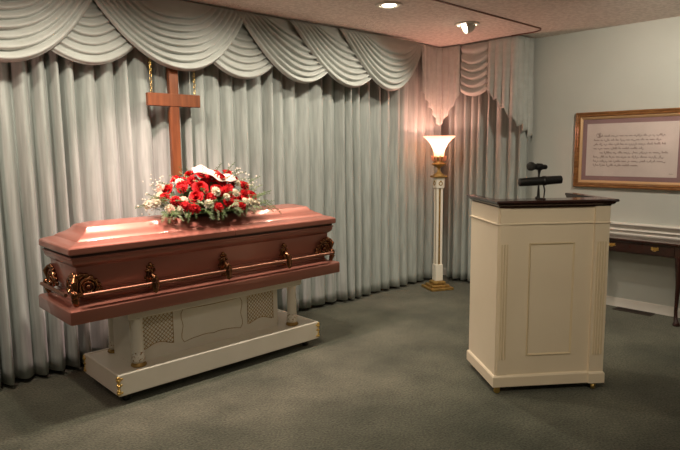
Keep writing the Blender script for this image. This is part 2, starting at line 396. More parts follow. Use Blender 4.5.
# handle bars
zb = .672
def bar(p0, p1, name='handle_bar'):
    p0 = Vector(p0); p1 = Vector(p1)
    mb = MB().tube([(p0.x-OX, p0.y-OY, p0.z), (p1.x-OX, p1.y-OY, p1.z)], .0105, 10)
    return cbuild(mb, name, M['bar'])
bar((1.075, 3.128, zb), (2.855, 3.128, zb)); bar((1.075, 3.657, zb), (2.855, 3.657, zb))
bar((1.008, 3.19, zb), (1.008, 3.595, zb)); bar((2.920, 3.19, zb), (2.920, 3.595, zb))
def lug(x, y, rz):
    """oval back plate with scroll rim, arm to the bar and a hanging medallion with a cross; local +y faces the casket"""
    Mx = T((x-OX, y-OY, zb)) @ Rm(rz, 'Z')
    mb = MB()
    mb.sphere((0, .055, .03), .026, .012, .058, 14, 10, Mx)
    for k in range(10):
        a = 2*PI*k/10; mb.sphere((.030*cos(a), .050, .03+.064*sin(a)), .0095, .008, .011, 8, 6, Mx)
    mb.sphere((0, .050, .100), .014, .010, .016, 10, 6, Mx); mb.sphere((-.016, .048, .092), .010, .008, .010, 8, 6, Mx); mb.sphere((.016, .048, .092), .010, .008, .010, 8, 6, Mx)
    mb.tube([(0, .06, .055), (0, .03, .050), (0, .006, .030), (0, -.002, .008)], [.010, .010, .011, .012], 8, M=Mx)
    mb.torus(.016, .006, 14, 8, Mx @ Rm(PI/2, 'Y'))
    h = cbuild(mb, 'handle_lug', M['bronze'])
    m2 = MB(); 
    m2.sphere((0, -.012, -.004), .023, .008, .052, 16, 10, Mx)
    p = cbuild(m2, 'medallion', M['bronze'], h)
    p.matrix_parent_inverse = Matrix.Identity(4)
    m3 = MB(); m3.box(-.0025, -.0235, -.035, .0025, -.018, .030, Mx); m3.box(-.011, -.0235, .006, .011, -.018, .011, Mx)
    m3.v = [(a, b, cc-.517) for a, b, cc in m3.v]
    # cross relief stays in the medallion mesh
    off = len(p.data.vertices)
    tmp = m3.build('medallion_cross', M['bar'], h)
    tmp['label'] = 'polished cross relief'
for x in (1.475, 1.962, 2.445): lug(x, 3.128, 0); lug(x, 3.657, PI)
def corner(x, y, rz):
    """acanthus style corner mount wrapping the shell corner; local +x,+y go along the two faces inward"""
    Mx = T((x-OX, y-OY, .665)) @ Rm(rz, 'Z')
    mb = MB()
    for face in (0, 1):
        for k in range(7):
            a = -.5+k*.42; rr = .080
            p = Vector((.055+rr*.75*cos(a+.6), 0, .045+rr*.75*sin(a)*1.0))
            if face: Q = (-.010, p.x, p.z)
            else: Q = (p.x, -.010, p.z)
            sx, sy = ((.018, .012), (.012, .018))[face]
            mb.sphere(Q, sx, sy, .016, 8, 6, Mx)
        # open scroll ring
        R = T((.050, -.016, .040)) @ Rm(PI/2, 'X') if not face else T((-.016, .050, .040)) @ Rm(PI/2, 'Y')
        mb.torus(.046, .009, 20, 8, Mx @ R)
        mb.torus(.028, .006, 16, 8, Mx @ R)
        mb.sphere((.05, -.016, .04) if not face else (-.016, .05, .04), .014, M=Mx)
    # corner post and finial cap
    mb.tube([(-.014, -.014, -.055), (-.022, -.022, -.02), (-.014, -.014, .03), (-.020, -.020, .075), (-.010, -.010, .105)], [.014, .020, .013, .022, .010], 10, M=Mx)
    mb.sphere((-.024, -.024, .005), .020, .020, .026, 12, 8, Mx)
    mb.tube([(.05, -.016, 0), (-.02, -.026, .006), (-.03, -.02, .007), (-.026, -.0, .006), (-.016, .05, 0)], .013, 8, M=Mx)
    return cbuild(mb, 'corner_mount', M['bronze'])
corner(X0+.047, Y0+.047, 0); corner(X1-.047, Y0+.047, PI/2); corner(X1-.047, Y1-.047, PI); corner(X0+.047, Y1-.047, -PI/2)

# ------------------------------------------------------------------ bier
bx, by = 1.97, 3.40
bi = thing('bier', (bx, by, 0), 0, 'cream painted wooden bier on low platform, under the casket', 'bier')
def B(mb, name, m, parent=bi, **k):
    mb.v = [(x-bx, y-by, z) for x, y, z in mb.v]; return mb.build(name, m, parent, **k)
px0, px1, py0, py1 = 1.237, 2.722, 3.142, 3.655
mb = MB()
def pr(i, z): return [(px0+i, py0+i, z), (px1-i, py0+i, z), (px1-i, py1-i, z), (px0+i, py1-i, z)]
mb.loft([pr(.004, .055), pr(0, .059), pr(0, .176), pr(.004, .181), pr(.022, .181), pr(.026, .176), pr(.035, .176)])
B(mb, 'platform', M['cream'], smooth=False)
for cx, cy in ((px0+.07, py0+.07), (px1-.07, py0+.07), (px1-.07, py1-.07), (px0+.07, py1-.07)):
    B(MB().lathe([(.012, .0), (.022, .004), (.026, .022), (.020, .038), (.022, .056)], 14, T((cx, cy, 0))), 'foot', M['black'])
fy = 3.285
B(MB().box(1.378, fy, .176, 2.46, 3.53, .47), 'body', M['cream'], smooth=False)
mb = MB()
def ar(i, z): return [(1.335+i, 3.195+i, z), (2.61-i, 3.195+i, z), (2.61-i, 3.60-i, z), (1.335+i, 3.60-i, z)]
mb.loft([ar(.012, .462), ar(.002, .468), ar(0, .472), ar(0, .500), ar(-.006, .506), ar(-.006, .517)]); B(mb, 'top_board', M['cream'], smooth=False)
for cx, cy in ((1.400, 3.232), (2.548, 3.232), (1.400, 3.572), (2.548, 3.572)):
    col_ = B(MB().lathe([(.030, .195), (.036, .20), (.0375, .215), (.034, .235), (.0335, .30), (.031, .44), (.033, .447), (.036, .453), (.036, .465)], 20, T((cx, cy, 0))), 'column', M['cream'])
    bd = B(MB().lathe([(.0379, .205), (.0383, .215), (.0350, .235), (.0346, .262)], 20, T((cx, cy, 0)), cap=False), 'leaf_band', M['fleck'], col_, solid=.0008); bd['label'] = 'gold flecked band'
    rg = B(MB().lathe([(.044, .1765), (.046, .182), (.043, .190), (.038, .194), (.036, .199)], 20, T((cx, cy, 0))), 'base_ring', M['goldpaint'], col_)
    rg['label'] = 'antique gold ring at the column foot'
# lattice panels: real strips over a dark recess, ogee shaped lower border
def lattice(xa, xb, flip):
    za, zt = .242, .440; w = xb-xa
    def low(x):
        t = (x-xa)/w
        return za + .028*math.sin(PI*t)**1.5
    bg = MB(); N = 16
    a = [(xa+w*k/N, fy-.002, low(xa+w*k/N)) for k in range(N+1)] + [(xb, fy-.002, zt), (xa, fy-.002, zt)]
    b = [(x, y-.001, z) for x, y, z in a]
    bg.loft([a, b]); g = B(bg, 'lattice_recess', M['cream'], smooth=False)
    st = MB(); p = .0185; wd = .0034
    def inside(x, z): return xa+.002 < x < xb-.002 and low(min(max(x, xa), xb))+.002 < z < zt-.002
    for sgn in (1, -1):
        k0 = int(-.6/p)
        for k in range(k0, -k0):
            cst = k*p*1.41; run = None
            for j in range(0, 170):
                x = xa-.01+(w+.02)*j/169; z = (za+zt)/2 + sgn*(x-(xa+xb)/2)+cst
                ins = inside(x, z)
                if ins and run is None: run = (x, z)
                if run and (not ins or j == 169):
                    (xs, zs), (xe, ze) = run, (x, z); h = wd*.7
                    yy = fy-.0035-(.0012 if sgn > 0 else 0)
                    st.add([(xs, yy, zs-h), (xe, yy, ze-h), (xe, yy, ze+h), (xs, yy, zs+h), (xs, yy+.0014, zs-h), (xe, yy+.0014, ze-h), (xe, yy+.0014, ze+h), (xs, yy+.0014, zs+h)],
                           [(0,1,2,3),(7,6,5,4),(0,4,5,1),(1,5,6,2),(2,6,7,3),(3,7,4,0)]); run = None
    s_ = B(st, 'lattice', M['goldpaint'], g, smooth=False)
    br = MB().tube([(x, fy-.003, z) for x, y, z in a], .0022, 6, closed=True); B(br, 'lattice_border', M['goldpaint'], g)
lattice(1.452, 1.652, 0); lattice(2.204, 2.418, 1)
N = 40; pts = []
xa, xb, za, zt = 1.705, 2.165, .228, .440
for k in range(13):   # bottom, scalloped
    t = k/12; pts.append((xa+.02+(xb-xa-.04)*t, fy-.001, za+.010+.012*sin(PI*t)**2-.010*cos(2*PI*t)**8))
for k in range(1, 8): t = k/8; pts.append((xb-.012*sin(PI*t)-.004*cos(4*PI*t), fy-.001, za+.0+(zt-za)*t))
for k in range(13): t = k/12; pts.append((xb-.02-(xb-xa-.04)*t, fy-.001, zt-.006*sin(PI*t)))
for k in range(1, 8): t = 1-k/8; pts.append((xa+.012*sin(PI*t)+.004*cos(4*PI*t), fy-.001, za+(zt-za)*t))
o = B(MB().tube(pts, .0019, 6, closed=True), 'panel_outline', M['goldpaint']); o['label'] = 'thin gold scalloped line'
for cx, cy, rz in ((px0, py0, 0), (px1, py0, PI/2), (px1, py1, PI), (px0, py1, -PI/2)):
    Mx = T((cx, cy, 0)) @ Rm(rz, 'Z'); mb = MB()
    for z, r in ((.165, .011), (.150, .014), (.134, .009), (.118, .012), (.102, .008), (.088, .011), (.074, .013)):
        mb.sphere((.003, .003, z), r, r, r*.8, 10, 6, Mx)
    for z, d in ((.156, .020), (.120, .014), (.076, .018)):
        mb.sphere((d, -.001, z), .009, .004, .007, 8, 6, Mx); mb.sphere((-.001, d, z), .004, .009, .007, 8, 6, Mx)
    o = B(mb, 'corner_ornament', M['gold']); o['label'] = 'ornate brass corner mount'
# ------------------------------------------------------------------ floral spray
fx, fy_, fz = 1.985, 3.36, 1.02
sp = thing('floral_spray', (fx, fy_, fz), 0, 'red, white and cream flower spray with ribbon lying on the casket lid', 'flower arrangement')
fr_ = random.Random(21)
def orient(d):
    d = Vector(d).normalized(); return d.to_track_quat('Z', 'Y').to_matrix().to_4x4()
def rose_mesh(R, r):
    mb = MB()
    for layer, (n, rad, h, open_) in enumerate([(3, .30, .60, .05), (4, .52, .60, .25), (5, .78, .50, .55), (6, 1.0, .34, .9)]):
        off = r.uniform(0, 6)
        for k in range(n):
            a0 = off+2*PI*k/n; wid = 2*PI/n*.72
            def fn(u, v, a0=a0, wid=wid, rad=rad, h=h, open_=open_):
                a = a0+(u-.5)*2*wid; e = 1-(2*u-1)**2*.35
                rr = R*rad*(.35+.65*v**.6)*(1+open_*.22*v*v)+R*.05*sin(9*a)*v
                return (rr*cos(a), rr*sin(a), R*(h*v*e - .25*(open_)*v**3+.08*(3-layer)))
            mb.grid(fn, 5, 3)
    mb.sphere((0, 0, R*.25), R*.30, R*.30, R*.38, 8, 6)
    return mb
def carn_mesh(R, r):
    mb = MB()
    for layer in range(4):
        rad = R*(1-.2*layer); z0 = R*.22*layer; ph = r.uniform(0, 6)
        def fn(u, v):
            a = 2*PI*u; rr = rad*v*(1+.12*sin(11*a+ph)*v); return (rr*cos(a), rr*sin(a), z0+R*.30*v*(1-.6*v)+R*.16*sin(13*a+ph*2+layer)*v)
        mb.grid(fn, 40, 4)
    mb.sphere((0, 0, R*.2), R*.6, R*.6, R*.5, 10, 6)
    return mb
# flower heads follow a domed mound
def mound(x, y):
    h = 0.02+.165*max(0, 1-(x/.50)**2)**.9*max(0, 1-(abs(y)/.26)**2.2)**.8
    return h
def px_to_local(px_, pz): pass
reds_ = [(-.32, -.02, .10), (-.25, -.14, .055), (-.20, -.02, .155), (-.26, .06, .13), (-.16, -.12, .10), (-.13, -.03, .175), (-.07, -.13, .09), (-.06, -.05, .17), (.0, -.10, .125), (.01, -.02, .19), (.05, -.15, .06),
        (.09, -.08, .13), (.14, -.16, .035), (.13, -.04, .165), (-.10, .06, .205), (.02, .07, .215), (.17, .05, .205), (.20, -.10, .095), (.26, -.02, .135), (.27, -.09, .08), (.24, .07, .165), (-.03, -.155, .035), (-.18, .09, .18), (.10, .08, .20), (.16, -.10, .07), (.07, -.02, .18)]
reds = [(x*1.0, y, z*1.17+.004) for x, y, z in reds_] + [(-.29,-.10,.10),(-.22,-.06,.17),(-.12,-.10,.17),(.05,-.06,.22),(.06,-.12,.14),(.13,.0,.22),(.23,-.05,.16),(-.04,.03,.26),(.19,-.13,.07),(-.2,-.16,.05)]
whites_ = [(-.42, -.03, .07), (-.37, -.09, .045), (-.45, .03, .06), (-.36, .04, .10), (-.30, -.12, .035), (-.03, -.12, .115), (.03, -.155, .085), (.12, -.13, .10), (.20, -.04, .145), (.19, -.15, .05), (.24, -.15, .045), (.30, -.12, .035), (.33, -.05, .06),
          (-.22, .02, .165), (.30, .03, .11), (-.11, -.15, .055)]
whites = [(x*.9, y-.01, z*1.2+.008) for x, y, z in whites_]
creams = [(-.33, -.11, .05), (-.35, .06, .09), (-.29, .08, .17), (.09, -.165, .055), (.28, -.13, .045), (-.24, -.10, .10), (.17, -.10, .10)]
protos = {}
def fl(kind, p, i, R):
    key = (kind, i % 3)
    if key not in protos:
        r = random.Random(i+5); mb = (rose_mesh if kind == 'rose' else carn_mesh)(.036 if kind != 'redc' else .033, r)
        name, m = {'rose': ('red_rose', M['rose']), 'redc': ('red_carnation', M['rose']), 'white': ('white_carnation', M['cflower']), 'cream': ('cream_carnation', M['pflower'])}[kind]
        o = mb.build(name, m, sp, angle=180); protos[key] = o
    else:
        s_ = protos[key]; o = s_.copy(); COL.objects.link(o); o.parent = sp
    d = Vector((p[0]*.9+fr_.uniform(-.1, .1), p[1]*1.3-.18+fr_.uniform(-.1, .1), .22)).normalized()
    Q = orient(d) @ Rm(fr_.uniform(0, 6), 'Z')
    o.matrix_basis = T(p) @ Q @ Matrix.Diagonal((R, R, R, 1))
for i, p in enumerate(reds): fl('redc' if i % 5 < 3 else 'rose', p, i, fr_.uniform(1.0, 1.28))
for i, p in enumerate(whites): fl('white', p, i, fr_.uniform(.72, .98))
for i, p in enumerate(creams): fl('cream', p, i, fr_.uniform(.65, .85))
# foam heart so the flowers grow from something
def heart(u, v):
    a = 2*PI*u; q = v; x = .30*q*cos(a); y = .13*q*sin(a); return (x, y, .014+.20*(1-q*q))
mb = MB().grid(heart, 36, 8); mb.build('leafy_mound', M['leaf'], sp, angle=180)
def frond(r, L, n=9, wd=.016):
    mb = MB(); bend = r.uniform(.1, .5)
    st = [(L*t, 0, bend*L*(t-t*t)*1.0) for t in [k/8 for k in range(9)]]
    mb.tube(st, [.0018*(1-.7*k/8) for k in range(9)], 5)
    for k in range(1, n+1):
        t = k/(n+.5); x = L*t; z = bend*L*(t-t*t); w = wd*(1-.55*t)*r.uniform(.8, 1.25)
        for s in (1, -1):
            y1 = s*w*2.0; dz = r.uniform(-.004, .008)
            mb.add([(x-.003, 0, z), (x+w*.25, s*w*.9, z+dz+.003), (x+w*.9, y1, z+dz), (x+w*.75, s*w*.8, z+dz-.001)], [(0, 1, 2, 3)])
    return mb
fro = []
for i in range(8):
    o = frond(random.Random(i), .13+.02*(i % 3), 9, .011+.002*(i % 2)).build('fern_frond', M['leaf'] if i % 3 else M['leaf2'], sp, smooth=False, solid=.0012); fro.append(o)
for i in range(118):
    if i < 8: o = fro[i]
    else: o = fro[fr_.randrange(8)].copy(); COL.objects.link(o); o.parent = sp
    a = 2*PI*i/90*1.0 + fr_.uniform(-.1, .1); q = fr_.uniform(.25, .95) if i % 2 else fr_.uniform(.8, 1.0)
    x = .36*q*cos(a); y = .16*q*sin(a); z = .025+.19*(1-q*q)
    if y > .05: y *= .8
    pitch = -fr_.uniform(-.15, .35)-(1-q)*.9-(.55 if y > .06 else 0)
    if abs(y) < .12 and abs(x) > .25: pitch -= .1
    Z = math.atan2(y*1.6, x)
    s = fr_.uniform(.6, 1.05)
    if i >= 90:
        x = -.38+.028*(i-90); y = -.145+.05*(abs(x)/.4)**2; z = .05; Z = -PI/2+fr_.uniform(-.7, .7)+x*1.5; pitch = fr_.uniform(.35, .75); s = fr_.uniform(.6, .95)
    o.matrix_basis = T((x, y, z)) @ Rm(Z, 'Z') @ Rm(pitch, 'Y') @ Rm(fr_.uniform(-.5, .5), 'X') @ Matrix.Diagonal((s, s, s, 1))
# filler blossom: tiny white dots on stems, beyond counting
mb = MB(); st = MB()
for i in range(200):
    k = i % 6
    cx, cy, cz = [(-.36, .03, .12), (-.31, .06, .20), (.24, .06, .25), (.29, -.02, .17), (.34, .0, .08), (-.42, -.02, .07)][k]
    x = cx+fr_.gauss(0, .038); y = cy+fr_.gauss(0, .025); z = max(.02, cz+fr_.gauss(0, .024))
    mb.sphere((x, y, z), fr_.uniform(.0035, .0065), nu=6, nv=4)
    if i % 3 == 0: st.tube([(cx*.75, cy*.6, .04), (x, y, z)], .0009, 4)
o = mb.build('babys_breath', M['breath'], sp); o['kind'] = 'stuff'
o = st.build('blossom_stems', M['leaf2'], sp); o['kind'] = 'stuff'
# ribbon sash over the top
def rib(u, v):
    x = -.15+.31*u; q = (v-.5)*2*(.028+.018*sin(PI*u)); cz = .280-.060*u*u-.012*u+.014*sin(2.4*PI*u)
    return (x+.01*v, -.062+q*.8, cz+q*.55-.10*max(0, -q)+.004*sin(20*u+3*v))
MB().grid(rib, 30, 5).build('ribbon', M['ribbon'], sp, angle=180, solid=.0015)

# ------------------------------------------------------------------ torchiere lamp
lx, ly = 4.757, 3.62
lamp = thing('torchiere_lamp', (lx, ly, 0), -math.radians(26), 'lit cream and gold column floor lamp with flared glass shade, standing in the corner', 'lamp')
mb = MB(); mb.bbox(-.124, -.124, 0, .124, .124, .026, .004); mb.bbox(-.094, -.094, .026, .094, .094, .050, .006); mb.bbox(-.066, -.066, .050, .066, .066, .085, .010)
mb.build('base', M['goldpaint'], lamp, smooth=False)
MB().bbox(-.041, -.041, .085, .041, .041, .255, .004).build('plinth', M['cream'], lamp, smooth=False)
mb = MB()
for sx in (-1, 1):
    for sy in (-1, 1): mb.bbox(min(sx*.034, sx*.011), min(sy*.034, sy*.011), .25, max(sx*.034, sx*.011), max(sy*.034, sy*.011), 1.035, .003)
mb.build('shaft', M['cream'], lamp, smooth=False)
mb = MB(); mb.box(-.027, -.027, .25, .027, .027, 1.035); mb.build('gold_inlay', M['goldpaint'], lamp, smooth=False)
cp = MB().bbox(-.044, -.044, 1.030, .044, .044, 1.135, .004).build('capital', M['cream'], lamp, smooth=False)
mb = MB()
for a in range(4):
    mb = MB(); mb.torus(.018, .0045, 18, 6, Rm(PI/2*a, 'Z') @ T((0, -.047, 1.078)) @ Rm(PI/2, 'X'))
    mb.sphere((0, 0, 0), .008, M=Rm(PI/2*a, 'Z') @ T((0, -.047, 1.100)))
    mb.build('wreath', M['goldpaint'], cp)
MB().bbox(-.066, -.066, 1.135, .066, .066, 1.156, .006).build('top_plate', M['goldpaint'], lamp, smooth=False)
MB().lathe([(.055, 1.156), (.052, 1.168), (.030, 1.182), (.017, 1.20), (.014, 1.222), (.022, 1.238), (.050, 1.252), (.070, 1.262), (.074, 1.272), (.066, 1.280), (.050, 1.286), (.045, 1.30), (.052, 1.315), (.060, 1.335), (.056, 1.345), (.03, 1.345)], 32).build('urn', M['goldpaint'], lamp)
gm = bpy.data.materials.new('rose_glass_leaf'); gm.use_nodes = True; b_ = gm.node_tree.nodes['Principled BSDF']
b_.inputs['Base Color'].default_value = (.95, .45, .25, 1); b_.inputs['Transmission Weight'].default_value = .5; b_.inputs['Roughness'].default_value = .35
mb = MB()
for k in range(10):
    Mx = Rm(2*PI*k/10, 'Z')
    mb.tube([(.050, 0, 1.300), (.064, 0, 1.318), (.068, 0, 1.340), (.078, 0, 1.352)], [.010, .012, .009, .003], 8, M=Mx)
mb.build('gallery_leaves', gm, lamp)
sm = bpy.data.materials.new('frosted_shade_glass'); sm.use_nodes = True; nt = sm.node_tree
for n in list(nt.nodes):
    if n.type == 'BSDF_PRINCIPLED': nt.nodes.remove(n)
tl = nt.nodes.new('ShaderNodeBsdfTranslucent'); tl.inputs[0].default_value = (1, .72, .50, 1)
df = nt.nodes.new('ShaderNodeBsdfDiffuse'); df.inputs[0].default_value = (.95, .85, .7, 1)
em = nt.nodes.new('ShaderNodeEmission'); em.inputs[0].default_value = (1, .62, .32, 1); em.inputs[1].default_value = .45
m1 = nt.nodes.new('ShaderNodeMixShader'); m1.inputs[0].default_value = .6
ad = nt.nodes.new('ShaderNodeAddShader')
nt.links.new(tl.outputs[0], m1.inputs[1]); nt.links.new(df.outputs[0], m1.inputs[2]); nt.links.new(m1.outputs[0], ad.inputs[0]); nt.links.new(em.outputs[0], ad.inputs[1])
nt.links.new(ad.outputs[0], nt.nodes['Material Output'].inputs[0])
mb = MB()
pf = [(.048, 1.335), (.050, 1.36), (.053, 1.39), (.060, 1.42), (.074, 1.452), (.096, 1.485), (.122, 1.512), (.145, 1.530), (.156, 1.540), (.160, 1.546)]
mb.lathe(pf, 48, cap=False)
mb.build('glass_shade', sm, lamp)
bm_ = emit('lamp_bulb_glow', (1, .75, .45), 6)
MB().sphere((0, 0, 1.43), .022, .022, .035).build('bulb', bm_, lamp)

# ------------------------------------------------------------------ lectern
FX, FY = 2.885, 1.778
pd = thing('lectern', (FX, FY, 0), -math.radians(37), 'ivory painted lectern with fluted corners, panelled front and dark wood top', 'lectern')
W, D = .655, .455
mb = MB(); mb.box(0, 0, .05, W, D, 1.02); mb.box(0, 0, 1.02, W, .09, 1.09); mb.box(0, .09, 1.02, .03, D, 1.09); mb.box(W-.03, .09, 1.02, W, D, 1.09); mb.build('cabinet', M['pod'], pd, smooth=False)
mb = MB()
def bs(i, z):
    z = z+.008 if z < .04 else z
    return [(-.012+i, -.014+i, z), (.565, -.014+i, z), (.565, -.028+i, z), (W+.008-i, -.028+i, z), (W+.008-i, D+.006-i, z), (-.012+i, D+.006-i, z)]
mb.loft([bs(0, .035), bs(0, .100), bs(.005, .108), bs(.015, .112)]); mb.build('plinth', M['pod'], pd, smooth=False)
# projecting right pilaster block
mb = MB(); mb.box(.570, -.016, .10, W+.002, .01, 1.09); pil = mb.build('pilaster', M['pod'], pd, smooth=False)
mb = MB()
for k in range(4): mb.tube([(.590+.016*k, -.017, .215), (.590+.016*k, -.017, .885)], .0042, 8)
mb.build('fluting', M['podgroove'], pil)
mb = MB(); mb.box(.012, -.006, .10, .070, .01, 1.09); pil = mb.build('pilaster', M['pod'], pd, smooth=False)
mb = MB()
for k in range(3): mb.tube([(.025+.016*k, -.007, .205), (.025+.016*k, -.007, .88)], .0042, 8)
mb.build('fluting', M['podgroove'], pil)
mb = MB()
mb.bbox(-.006, -.008, .990, .566, .02, 1.0, .003); mb.bbox(.565, -.022, .990, W+.006, .0, 1.0, .003)
mb.bbox(-.008, -.006, .990, .01, D+.006, 1.0, .003); mb.bbox(W-.01, -.02, .990, W+.008, D+.006, 1.0, .003)
mb.build('frieze_moulding', M['pod'], pd, smooth=False)
def frame_m(xa, xb, za, zb_, y, w=.012):
    mb = MB(); prof_ = [(0, 0), (.003, -.007), (.007, -.004), (w, 0)]
    rings = []
    for (i, d) in prof_: rings.append([(xa+i, y+d, za+i), (xb-i, y+d, za+i), (xb-i, y+d, zb_-i), (xa+i, y+d, zb_-i)])
    return mb.loft(rings, cap=False)
frame_m(.186, .460, .222, .884, -.001).build('front_panel_moulding', M['podgroove'], pd, smooth=False)
mb = MB()
tprof = [(.030, 1.088), (.028, 1.096), (.018, 1.100), (.012, 1.106), (.010, 1.112), (0, 1.115), (-.003, 1.120), (0, 1.128), (.004, 1.130)]
ua, ub, va, vb, vm = -.024, W+.034, -.042, D+.022, .11
def U_ring(i, z):    # U-shaped top: front strip and two cheeks, open towards the speaker
    return [(ua+i, va+i, z), (ub-i, va+i, z), (ub-i, vb-i, z), (ub-.055, vb-i, z), (ub-.055, vm, z), (ua+.050, vm, z), (ua+.050, vb-i, z), (ua+i, vb-i, z)]
rs = [U_ring(i, z) for i, z in tprof]; n0 = len(rs[0])
mb.v = [p for r_ in rs for p in r_]
for q in range(len(rs)-1):
    for k in range(n0): a_ = q*n0+k; b2 = q*n0+(k+1) % n0; mb.f.append((a_, b2, b2+n0, a_+n0))
for base_i, flip in ((0, True), ((len(rs)-1)*n0, False)):
    for quad in ((0, 1, 4, 5), (1, 2, 3, 4), (0, 5, 6, 7)):
        qd = tuple(base_i+q for q in quad); mb.f.append(tuple(reversed(qd)) if flip else qd)
mb.build('top_board', M['mahog'], pd, smooth=False)
mb = MB(); u0, u1 = ua+.045, ub-.050
mb.add([(u0, .10, 1.108), (u1, .10, 1.108), (u1, D-.01, 1.030), (u0, D-.01, 1.030), (u0, .10, 1.124), (u1, .10, 1.124), (u1, D-.01, 1.046), (u0, D-.01, 1.046)],
       [(3,2,1,0),(4,5,6,7),(0,1,5,4),(1,2,6,5),(2,3,7,6),(3,0,4,7)])
mb.build('reading_surface', M['mahog'], pd, smooth=False)
for k, (cx, cy) in enumerate(((.018, .004), (W-.05, -.008), (W-.05, D-.04), (.03, D-.04))):
    m_ = MB(); Mx = T((cx, cy, 0)) @ Rm(.7*k, 'Z')
    m_.lathe([(.002, -.008), (.017, -.008), (.019, -.004), (.019, .004), (.017, .008), (.002, .008)], 16, Mx @ T((0, 0, .019)) @ Rm(PI/2, 'X'))
    m_.box(-.010, -.012, .018, .010, -.009, .040, Mx); m_.box(-.010, .009, .018, .010, .012, .040, Mx); m_.box(-.014, -.014, .034, .014, .014, .040, Mx)
    o = m_.build('caster', M['gold'], pd); o['label'] = 'small brass caster'

# ------------------------------------------------------------------ reading lamp and microphone on the lectern
U = Vector((cos(math.radians(37)), -sin(math.radians(37)), 0)); V = Vector((sin(math.radians(37)), cos(math.radians(37)), 0))
def PD(u, v, z): return Vector((FX, FY, 0))+U*u+V*v+Vector((0, 0, z))
base_ = PD(.272, .045, 1.130)
rl = thing('reading_lamp', base_, -math.radians(37), 'black tube-shaped reading lamp on thin stems on the lectern top', 'reading lamp')
MB().lathe([(.021, 0), (.023, .002), (.023, .005), (.020, .007), (.01, .008)], 24).build('base', M['black'], rl)
tilt = Rm(-math.radians(3), 'Y')
Mt = T((-.014, -.005, .104)) @ tilt @ Matrix.Diagonal((.92, .92, .92, 1))
mb = MB()
pts = [(-.137, .018), (-.133, .025), (-.05, .0265), (.05, .0265), (.133, .025), (.137, .018)]
mb.lathe([(r, z) for z, r in pts], 20, Mt @ Rm(PI/2, 'Y')); mb.build('shade', M['black'], rl)
MB().lathe([(.028, -.012), (.030, -.008), (.030, .008), (.028, .012)], 20, Mt @ T((.025, 0, 0)) @ Rm(PI/2, 'Y')).build('clamp_band', M['black'], rl)
mb = MB(); mb.tube([(-.014, 0, .006), (-.018, 0, .05), (-.022, 0, .095)], .0042, 8); mb.build('stem', M['black'], rl)
mb = MB(); mb.tube([(.014, .004, .006), (.018, .004, .05), (.006, .002, .095)], .0042, 8); mb.build('stem', M['black'], rl)
mc = thing('microphone', PD(.270, .094, 1.130), -math.radians(37), 'black handheld-style microphone on a short stand behind the reading lamp', 'microphone')
MB().lathe([(.014, .0), (.015, .003), (.014, .008), (.008, .012)], 20).build('stand_base', M['black'], mc)
mb = MB(); mb.tube([(0, 0, .01), (.004, .0, .08), (.002, -.004, .14), (.004, -.004, .175)], [.005, .005, .006, .012], 10); mb.build('stand', M['black'], mc)
Mq = T((.0, -.004, .183)) @ Rm(math.radians(3), 'Y') @ Rm(-PI/2, 'Y')
MB().lathe([(.006, -.050), (.012, -.046), (.014, -.04), (.015, .0), (.017, .022), (.020, .030)], 18, Mq).build('body', M['black'], mc)
MB().lathe([(.020, .030), (.024, .036), (.0255, .046), (.024, .058), (.017, .068), (.005, .073)], 18, Mq).build('grille', M['mesh'], mc)
MB().lathe([(.017, -.02), (.020, -.016), (.020, .012), (.017, .016)], 18, Mq).build('clip', M['black'], mc)

# ------------------------------------------------------------------ framed text on the right wall
pic = thing('framed_text', (XR, 2.01, 1.06), 0, 'wide gilt-framed handwritten text with mauve mat on the right-hand wall', 'picture')
def rectring(y0, y1, z0, z1, x): return [(x, y0-2.01, z0-1.06), (x, y1-2.01, z0-1.06), (x, y1-2.01, z1-1.06), (x, y0-2.01, z1-1.06)]
ya, yb, za, zb2 = 1.525, 2.495, 1.060, 1.735
def fring(i, d): return rectring(ya+i, yb-i, za+i, zb2-i, -d)
mb = MB().loft([fring(0, .0005), fring(0, .026), fring(.004, .033), fring(.012, .036), (fring(.022, .030)), fring(.030, .033), fring(.038, .031), fring(.044, .022), fring(.044, .004)], cap=False)
mb.build('frame', M['frame'], pic, smooth=False)
MB().loft([fring(.042, .004), fring(.042, .022), fring(.048, .024), fring(.062, .016), fring(.066, .010), fring(.066, .004)], cap=False).build('liner', M['liner'], pic, smooth=False)
MB().loft([fring(.045, .002), fring(.045, .008)]).build('mat_board', M['mat'], pic, smooth=False)
MB().loft([fring(.105, .007), fring(.105, .0095)]).build('paper', M['paper'], pic, smooth=False)
MB().loft([fring(.060, .0115), fring(.060, .0125)]).build('glass', M['glass'], pic, smooth=False)
